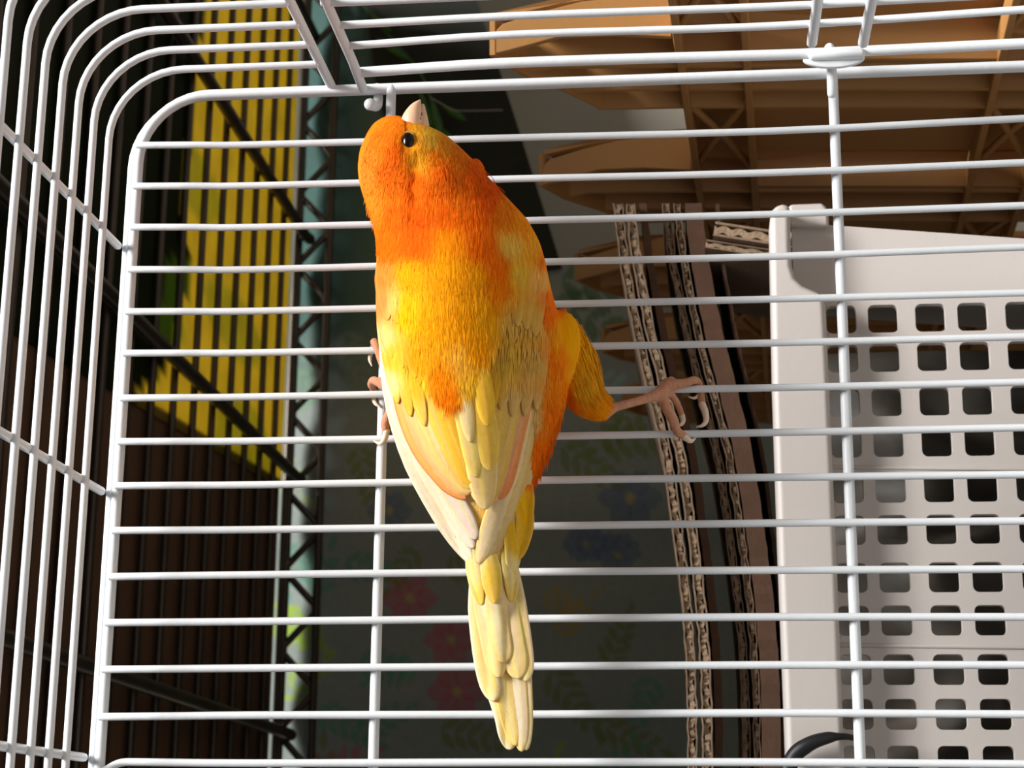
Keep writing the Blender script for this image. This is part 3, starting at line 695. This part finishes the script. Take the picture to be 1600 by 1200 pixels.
cc = LUT[np.clip(CC, 0, 255).astype(int)]
DIAG = lambda y: np.interp(y, [-260, 0, 400], [662, 745, 872])
for j in range(ny_ - 1):
    for i_ in range(nx_ - 1):
        xm, ym = X[i_], Y[j]
        if ym < 404 and xm > DIAG(ym): continue
        cf.append((j * nx_ + i_, j * nx_ + i_ + 1, (j + 1) * nx_ + i_ + 1, (j + 1) * nx_ + i_))
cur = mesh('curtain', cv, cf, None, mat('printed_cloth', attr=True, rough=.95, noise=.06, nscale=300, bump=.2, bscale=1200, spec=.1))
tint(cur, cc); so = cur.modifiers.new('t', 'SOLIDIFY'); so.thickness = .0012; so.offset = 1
tag(cur, 'pale floral print curtain with leaves and pink flowers hanging behind the shelf rack', 'curtain')
# near-black flat shape in front of the curtain edge
dk = [on_d(x, y, DC - 6) for x, y in [(556, -120), (706, -120), (745, 0), (810, 200), (878, 418), (800, 430), (700, 420), (640, 300), (590, 150)]]
dkc = extrude('dark_shape', dk, (0, 0, 2), None, mat('near_black', (34, 36, 30), .95, noise=.2, nscale=60))
tag(dkc, 'near-black flat shape beside the grey wall, behind the beak of the bird', 'cloth')
LEAF = mat('leaf_green', (44, 92, 34), .5, noise=.2, nscale=120)
spr = thing('leafy_sprig', 'dark green leafy sprig hanging against the near-black shape', 'sprig', W(on_d(640, 60, DC - 14)))
for (x, y, x2, y2, w) in [(575, 20, 612, 50, 12), (590, 60, 640, 95, 14), (605, 30, 650, 30, 10), (672, 150, 690, 235, 22), (690, 165, 730, 190, 14), (655, 140, 676, 205, 14), (690, 200, 722, 245, 14)]:
    A_, B_ = on_d(x, y, DC - 14), on_d(x2, y2, DC - 16); D_ = B_ - A_; S_ = np.cross(D_, [0, 0, 1.0]); S_ /= np.linalg.norm(S_); wmm = mm(w, DC)
    V = []; Fc = []
    for i in range(7):
        t = i / 6; ww = wmm * math.sin(math.pi * min(max(t, .04), .97)) ** .8 / 2
        V += [A_ + D_ * t - S_ * ww, A_ + D_ * t + np.array([0, 0, -1.5]), A_ + D_ * t + S_ * ww]
    for i in range(6): Fc += [(3 * i, 3 * i + 1, 3 * i + 4, 3 * i + 3), (3 * i + 1, 3 * i + 2, 3 * i + 5, 3 * i + 4)]
    lf = mesh('leaf', V, Fc, spr, LEAF); so = lf.modifiers.new('t', 'SOLIDIFY'); so.thickness = .0005
tube('stem', smooth_path([on_d(*q) for q in [(560, 0, DC - 13), (620, 70, DC - 13), (665, 130, DC - 13), (690, 240, DC - 13)]], 4), .7, spr, LEAF, 6)
th = tube('thread', smooth_path([on_d(*q) for q in [(672, 152, DC - 18), (700, 168, DC - 18), (715, 173, DC - 18), (785, 172, DC - 18)]], 4), .28, None, mat('thread_white', (170, 170, 165), .8), 6)
tag(th, 'thin pale thread hanging loose just past the tip of the beak', 'thread')

# ================================================================== BROWN SLATTED PANEL
# plastic panel standing upright, seen along its face: slats one behind the other, rails run in depth
D1 = 475.0
def rd(x, y): r = ray(x, y); return r / r[2]
def at_D(x, y, D): return CP + R.T @ (np.array([(x - 800) / F, (y - 600) / F, 1.0]) * D)
VP = (1247.0, 1373.0)
def rec(x, y, D):   # picture point x, y given on the first slat (D1), carried back along the rails to distance D
    k = D1 / D; return at_D(VP[0] + (x - VP[0]) * k, VP[1] + (y - VP[1]) * k, D)
up_v = at_D(1000, 0, D1) - at_D(1000, 100, D1); up_v /= np.linalg.norm(up_v)
panel = thing('slatted_panel', 'tan plastic panel with slats and X-braced rails standing behind the white basket', 'panel', W(rec(1300, 40, 700)))
PITCH = 89.5
bottom_x = 1247 + 1390
depth_dir = rec(1247 - 1, 57, D1 + 100) - rec(1247 - 1, 57, D1); depth_dir /= np.linalg.norm(depth_dir)
# long enough to reach the floor
def to_floor(y, D):
    p1, p0 = rec(1500, y, D), rec(1300, y, D); s = (p1 - p0) / (p1 - p0)[0]; return p0 + s * (FLOOR - p0[0])
SLW = 42.0
for k in range(5):
    D = D1 + k * PITCH
    outline = [(765, 86), (768, 70), (775, 47), (785, 37), (845, 18), (909, 2), (1000, -8), (1047, -12)]
    low = [(1049, 57), (960, 53), (877, 56), (820, 72)]
    sl = extrude('slat', [rec(x, y, D) for x, y in outline + low], depth_dir * 1.8, panel, TAN, bevel=.3)
    Dr = D + SLW * .3
    extrude('face_board', [rec(1160, -8, Dr), to_floor(-8, Dr), to_floor(58, Dr), rec(1160, 57, Dr)], depth_dir * 1.6, sl, TAN)
    # hollow underside: long walls and cross ribs
    def strip(pts, name, th_=1.4, hgt=11):
        V = []; Fc = []
        for p in pts:
            for s in (0, 1):
                for u in (0, 1): V.append(np.array(p) + up_v * hgt * s + depth_dir * th_ * u)
        for i in range(len(pts) - 1):
            o = 4 * i; Fc += [(o, o + 4, o + 6, o + 2), (o + 1, o + 3, o + 7, o + 5), (o, o + 1, o + 5, o + 4), (o + 2, o + 6, o + 7, o + 3)]
        Fc += [(0, 2, 3, 1), (4 * len(pts) - 4, 4 * len(pts) - 3, 4 * len(pts) - 1, 4 * len(pts) - 2)]
        return mesh(name, V, Fc, sl, TAN, smooth=False)
    for f, xs in ((0.38, 808), (0.72, 862), (1.0, 905)):
        Dk = D + SLW * f
        strip([rec(xs, 76 - f * 14, Dk), rec(xs + 40, 62, Dk), rec(1050, 60, Dk), to_floor(60, Dk)], 'rib')
    # tapering outer wall from the tip to the back edge
    tw = [rec(765, 86, D), rec(800, 78, D + SLW * .36), rec(858, 68, D + SLW * .7), rec(905, 62, D + SLW)]
    V = []; Fc = []
    for p in tw:
        for s in (0, 1):
            for u in (0, 1): V.append(np.array(p) + up_v * 10 * s + np.array([1.0, 0, 0]) * 1.4 * u)
    for i in range(3):
        o = 4 * i; Fc += [(o, o + 4, o + 6, o + 2), (o + 1, o + 3, o + 7, o + 5), (o, o + 1, o + 5, o + 4), (o + 2, o + 6, o + 7, o + 3)]
    Fc += [(0, 2, 3, 1), (12, 13, 15, 14)]
    mesh('end_wall', V, Fc, sl, TAN, smooth=False)
    # deck over the hollow
    dkp = [rec(775, 40, D), rec(905, 10, D), rec(1050, 0, D), to_floor(0, D), to_floor(0, D + SLW), rec(1050, 0, D + SLW), rec(925, 10, D + SLW)]
    extrude('deck', [p + up_v * 2.0 for p in dkp], up_v * 1.5, sl, TAN)
for xr_, nm in ((1052, 0), (1158, 0), (1566, 0), (1672, 0)):
    p0, p1 = rec(xr_, 66, D1 - PITCH + SLW), rec(xr_, 66, D1 + 4 * PITCH + SLW)
    s = np.array([1.0, 0, 0]) * 2.2
    V = [p0, p0 + s, p0 + s + up_v * 9, p0 + up_v * 9, p1, p1 + s, p1 + s + up_v * 9, p1 + up_v * 9]
    o = mesh('rail', V, [(0, 1, 2, 3), (7, 6, 5, 4), (0, 4, 5, 1), (1, 5, 6, 2), (2, 6, 7, 3), (3, 7, 4, 0)], panel, TAN, smooth=False); add_bevel(o, .4)
for k in range(-1, 4):
    for xa, xb in ((1052, 1158), (1566, 1672)):
        Da, Db = D1 + k * PITCH + SLW, D1 + (k + 1) * PITCH
        c1, c2, c3, c4 = rec(xa + 5, 62, Da), rec(xb + 2, 62, Da), rec(xb + 2, 62, Db), rec(xa + 5, 62, Db)
        tube('cross_brace', [c1 + up_v * 2, (c1 + c3) / 2 + up_v * 3, c3 + up_v * 2], 1.2, panel, TAN, 8)
        tube('cross_brace', [c2 + up_v * 2, (c2 + c4) / 2 + up_v * 3, c4 + up_v * 2], 1.2, panel, TAN, 8)
        extrude('gap_web', [q + up_v * 9 for q in (c1, c2, c3, c4)], up_v * 1.2, panel, TAN)
    if k < 0: continue
    c = [rec(1160, 60, D1 + k * PITCH + SLW), rec(1570, 60, D1 + k * PITCH + SLW), rec(1570, 60, D1 + (k + 1) * PITCH), rec(1160, 60, D1 + (k + 1) * PITCH)]
    extrude('gap_web', [q + up_v * 7 for q in c], up_v * 1.2, panel, TAN)

# ================================================================== CARDBOARD SHEETS
DCB = 120.0
def sheet_edge(name, label, px, thick_px, depth, material, liner=True, d0=DCB, groupn=None):
    """a corrugated sheet lying flat: its cut edge follows px in the picture, body runs back in depth"""
    C0 = smooth_path([on_d(x, y, d0) for x, y in px], 7)
    th = mm(thick_px, d0); n = len(C0)
    t = thing(name, label, 'cardboard', W(C0[n // 2] + np.array([th, 0, 0])), groupn)
    def slab(nm, off, tk, m_, jag=0.0, dd=depth):
        V = []; Fc = []
        for i, p in enumerate(C0):
            j = random.uniform(-jag, jag); jd = random.uniform(-jag, jag) * 1.5
            for (da, ddp) in ((off + j, jd), (off + tk + j, jd), (off + tk, dd), (off, dd)): V.append(p + np.array([da, 0, ddp]))
        for i in range(n - 1):
            for k in range(4): Fc.append((4 * i + k, 4 * i + (k + 1) % 4, 4 * i + 4 + (k + 1) % 4, 4 * i + 4 + k))
        Fc += [(0, 3, 2, 1), tuple(4 * (n - 1) + k for k in range(4))]
        return mesh(nm, V, Fc, t, m_, smooth=False)
    if not liner:
        slab('board', 0, th, material, .15); return t
    lt = th * .16
    slab('liner', 0, lt, material, .25); slab('liner', th - lt, lt, material, .25)
    # fluted medium between the liners
    V = []; Fc = []; L_ = 0; per = 4.6
    Pf = smooth_path([on_d(x, y, d0) for x, y in px], 60); acc = [0]
    for i in range(1, len(Pf)): acc.append(acc[-1] + np.linalg.norm(Pf[i] - Pf[i - 1]))
    ns = int(acc[-1] / per * 8); ss = np.linspace(0, acc[-1], ns); PA = np.array(Pf)
    for s in ss:
        p = np.array([np.interp(s, acc, PA[:, q]) for q in range(3)])
        w = (math.sin(s / per * 2 * math.pi + 1.3 * math.sin(s * .21)) * .5 + .5) * (th * .22) + th * .1
        jd = random.uniform(.2, 1.2)
        for (da, ddp) in ((w, jd), (w + th * .58 + random.uniform(-.35, .2), jd), (w + th * .58, 20), (w, 20)): V.append(p + np.array([da, 0, ddp]))
    for i in range(ns - 1):
        for k in range(4): Fc.append((4 * i + k, 4 * i + (k + 1) % 4, 4 * i + 4 + (k + 1) % 4, 4 * i + 4 + k))
    Fc += [(0, 3, 2, 1), tuple(4 * (ns - 1) + k for k in range(4))]
    mesh('flute', V, Fc, t, CARDE, smooth=False)
    return t
base1 = [(958, 318), (967, 400), (985, 500), (1008, 600), (1032, 700), (1047, 800), (1060, 900), (1069, 1000), (1073, 1100), (1074, 1230)]
def shift(pts, s0, s1): return [(x + s0 + (s1 - s0) * i / (len(pts) - 1), y) for i, (x, y) in enumerate(pts)]
sheet_edge('cardboard_sheet', 'topmost corrugated cardboard sheet of the stack, edge crumbling', shift(base1, 0, 0), 15, 54, CARD)
sheet_edge('cardboard_sheet', 'second corrugated sheet from the top of the cardboard stack, pale frayed edge', shift(base1, 19, 23), 16, 52, CARD, d0=118)
sheet_edge('cardboard_sheet', 'thin dark cardboard sheet third from the top of the stack', shift(base1, 41, 43), 12, 50, CARDR, liner=False, d0=122)
sheet_edge('cardboard_sheet', 'corrugated sheet in shadow, fourth from the top of the cardboard stack', shift(base1, 76, 86), 12, 48, CARD, d0=128)
sheet_edge('cardboard_sheet', 'corrugated sheet directly above the solid brown board in the stack', shift(base1, 94, 104), 11, 48, CARD, d0=127)
sheet_edge('brown_board', 'solid reddish brown board low in the cardboard stack, nearest the basket rim', shift(base1, 112, 118), 27, 50, CARDR, liner=False, d0=123)
sheet_edge('cardboard_sheet', 'lowest thin cardboard sheet, under the reddish brown board', shift(base1, 160, 147), 6, 46, CARDR, liner=False, d0=126)
# two offcuts sticking out between the stack and the basket rim
def offcut(name, label, px, th_px, d0):
    P = [on_d(x, y, d0) for x, y in px]; v = P[1] - P[0]; n_ = np.cross(v, [0, 0, 1.0]); n_ /= np.linalg.norm(n_)
    if n_[1] < 0: n_ = -n_
    T = mm(th_px, d0); t = thing(name, label, 'cardboard', W(P[1] + n_ * T))
    for off in (0, T * .84):
        extrude('liner', [P[0] + n_ * off, P[1] + n_ * off, P[1] + n_ * (off + T * .16), P[0] + n_ * (off + T * .16)], (0, 0, 60), t, CARD)
    m_ = 40; V = []; Fc = []
    for i in range(m_ + 1):
        s = i / m_; w = (math.sin(s * 2 * math.pi * 7 + math.sin(s * 9)) * .5 + .5) * T * .24 + T * .12 + random.uniform(-.15, .15)
        for da, dd in ((w, .8), (w + T * .5, .8), (w + T * .5, 40), (w, 40)): V.append(P[0] + v * s + n_ * da + np.array([0, 0, dd]))
    for i in range(m_):
        for k in range(4): Fc.append((4 * i + k, 4 * i + (k + 1) % 4, 4 * i + 4 + (k + 1) % 4, 4 * i + 4 + k))
    mesh('flute', V, Fc, t, CARDE, smooth=False)
    return t
offcut('cardboard_offcut', 'thick corrugated offcut poking out beside the top corner of the basket rim', [(1118, 346), (1290, 372)], 24, 111)
offcut('cardboard_offcut', 'thinner corrugated offcut under the thick one beside the basket corner', [(1104, 374), (1290, 402)], 14, 114)
# ================================================================== BASKET
DB = 100.0
basket = thing('storage_basket', 'ivory plastic storage basket with rows of square holes', 'basket', W(on_d(1500, 800, DB)))
basket.location.z = 0
colx = [1314, 1379, 1453, 1519, 1594, 1664, 1736, 1806, 1880, 1950]
rowy = [499.5, 560.5, 629.5, 693, 764, 829, 903.5, 970.5, 1047, 1116.5, 1190, 1262]
ac = [on_d(x, 500, DB)[0] for x in colx]; bc = [on_d(1400, y, DB)[1] for y in rowy]
a0 = on_d(1238, 400, DB)[0]; a1 = max(ac) + 8
ae = [a0] + [(ac[i] + ac[i + 1]) / 2 for i in range(len(ac) - 1)] + [FLOOR - 1]
be0 = on_d(1300, 356, DB)[1]
be = [bc[0] - mm(34, DB)] + [(bc[i] + bc[i + 1]) / 2 for i in range(len(bc) - 1)] + [bc[-1] + 8]
hw, hh, hr = mm(46, DB) / 2, mm(45, DB) / 2, mm(9, DB)
V, Fc = [], []
def lean(a): return 0.0
def q4(a0_, a1_, b0_, b1_):
    o = len(V); V.extend([(a0_, b0_, DB), (a1_, b0_, DB), (a1_, b1_, DB), (a0_, b1_, DB)]); Fc.append((o, o + 1, o + 2, o + 3))
for i in range(len(ac)):
    for j in range(len(bc)):
        o = len(V); inner = []; outer = []
        ca, cb = ac[i], bc[j]
        for q, (sx, sy) in enumerate(((1, 1), (-1, 1), (-1, -1), (1, -1))):
            for s in range(5):
                t = math.pi / 2 * q + math.pi / 2 * s / 4
                inner.append((ca + sx * (hw - hr) + hr * math.cos(t), cb + sy * (hh - hr) + hr * math.sin(t)))
        for (x_, y_) in inner:
            # push to the cell border along the ray from the centre
            dx, dy = x_ - ca, y_ - cb
            k = min((ae[i + 1] - ca) / dx if dx > 1e-6 else ((ae[i] - ca) / dx if dx < -1e-6 else 1e9), (be[j + 1] - cb) / dy if dy > 1e-6 else ((be[j] - cb) / dy if dy < -1e-6 else 1e9))
            outer.append((ca + dx * k, cb + dy * k))
        cor = {1: (ae[i + 1], be[j + 1]), 3: (ae[i], be[j + 1]), 5: (ae[i], be[j]), 7: (ae[i + 1], be[j])}
        m_ = len(inner)
        for q in range(4):   # snap middle sample of each corner to the cell corner
            outer[q * 5 + 2] = ((ae[i + 1], be[j + 1]), (ae[i], be[j + 1]), (ae[i], be[j]), (ae[i + 1], be[j]))[q]
        V.extend([(x_, y_, DB) for x_, y_ in inner] + [(x_, y_, DB) for x_, y_ in outer])
        for k in range(m_): Fc.append((o + k, o + (k + 1) % m_, o + m_ + (k + 1) % m_, o + m_ + k))
# plain band toward the corner of the basket
tA, tB = on_d(1240, 350, DB), on_d(1600, 375, DB)
sl_ = (tB[1] - tA[1]) / (tB[0] - tA[0])
o = len(V); V.extend([(ae[0], tA[1], DB), (ae[-1], tA[1] + sl_ * (ae[-1] - tA[0]), DB), (ae[-1], be[0], DB), (ae[0], be[0], DB)]); Fc.append((o, o + 1, o + 2, o + 3))
fp = mesh('front_panel', V, Fc, basket, PLAST, smooth=False)
bmx = bmesh.new(); bmx.from_mesh(fp.data); bmesh.ops.remove_doubles(bmx, verts=bmx.verts, dist=1e-6); bmx.to_mesh(fp.data); bmx.free()
so = fp.modifiers.new('t', 'SOLIDIFY'); so.thickness = .0026; so.offset = 0
BW = 76
corner = [np.array([ae[0], tA[1] + .3, DB + 1.4]), np.array([ae[-1], tA[1] + .3 + sl_ * (ae[-1] - tA[0]), DB + 1.4])]
extrude('side_panel', [corner[0], corner[1], corner[1] + np.array([0, 0, BW]), corner[0] + np.array([0, 0, BW])], (0, 2.4, 0), basket, PLAST)
extrude('side_panel', [np.array([ae[0], be[-1], DB]), np.array([ae[-1], be[-1], DB]), np.array([ae[-1], be[-1], DB + BW]), np.array([ae[0], be[-1], DB + BW])], (0, 2.4, 0), basket, PLAST)
box('back_panel', ae[0], FLOOR - 1, tA[1] + sl_ * (FLOOR - tA[0]) + 4, be[-1], DB + BW - 4, DB + BW - 1, basket, PLAST)
box('bottom_panel', FLOOR - 4, FLOOR, tA[1] + sl_ * (FLOOR - tA[0]) + 4, be[-1], DB, DB + BW - 3, basket, PLAST)
# rim with the hand notch at its end
DR = DB - 12
rim = [(1203, 345), (1205, 328), (1212, 319), (1222, 317), (1235, 317), (1236, 385), (1238, 415), (1243, 432), (1254, 444), (1279, 455), (1288, 462), (1290, 478), (1296, 600), (1303, 760), (1309, 900), (1316, 1080), (1323, 1270), (1232, 1270), (1226, 1100), (1217, 870), (1208, 600)]
rp = [on_d(x, y, DR) for x, y in rim]
rmo = extrude('rim', rp, (0, 0, 10.5), basket, PLAST, bevel=2.0)
sr = [(1232, 318), (1283, 316), (1291, 321), (1295, 331), (1296, 354), (1232, 352)]
extrude('side_rim', [on_d(x, y, DB - 4) for x, y in sr], (0, 0, BW), basket, PLAST, bevel=1.2)
for yy in (730, 1008):
    p0, p1 = on_d(1300, yy, DB - 1.3), on_d(1760, yy + 6, DB - 1.3)
    tube('rib', [p0, p1], .55, basket, PLAST, 8)
# vertical stiffening edge of the inner face
# things inside the basket
BAG = mat('crumpled_bag', (58, 52, 44), .65, noise=.6, nscale=45, bump=.8, bscale=60)
gv, gf = [], []
gn = 46
p00 = np.array([ae[0] + 4, tA[1] + sl_ * (FLOOR - tA[0]) + 8]); p11 = np.array([FLOOR - 6, be[-1] - 6])
for side in (0, 1):
    for i in range(gn + 1):
        for j in range(gn + 1):
            u, v = i / gn, j / gn
            e = min(u, 1 - u, v, 1 - v) * 6; e = min(1, e)
            fold = 7 * math.sin(u * 19 + v * 8 + 2 * math.sin(v * 15)) + 5 * math.sin(v * 27 - u * 11)
            dd = (DB + 34 + .7 * fold * e - 8 * e) if side == 0 else (DB + 66)
            gv.append((p00[0] + (p11[0] - p00[0]) * u, p00[1] + (p11[1] - p00[1]) * v, dd if e > 0 else DB + 50))
    o = side * (gn + 1) ** 2
    for i in range(gn):
        for j in range(gn): gf.append((o + i * (gn + 1) + j, o + i * (gn + 1) + j + 1, o + (i + 1) * (gn + 1) + j + 1, o + (i + 1) * (gn + 1) + j))
bag = mesh('crumpled_bag', gv, gf, None, BAG)
tag(bag, 'crumpled grey-brown bag inside the basket, seen through its holes', 'bag')
# black strap arching over the rim
sp_ = [(1222, 1240, DR - 4), (1238, 1186, DR - 4), (1262, 1164, DR - 5), (1292, 1153, DR - 5), (1322, 1151, DR - 3), (1345, 1156, DR + 2)]
PS = smooth_path([on_d(*q) for q in sp_], 6); rr = np.interp(np.linspace(0, 1, len(PS)), [0, .35, .62, .72, 1], [2.1, 2.0, 1.5, .9, .6])
st = tube('strap', PS, list(rr), None, BLACK, 10)
tag(st, 'black curved strap arching across the front of the basket rim', 'strap')
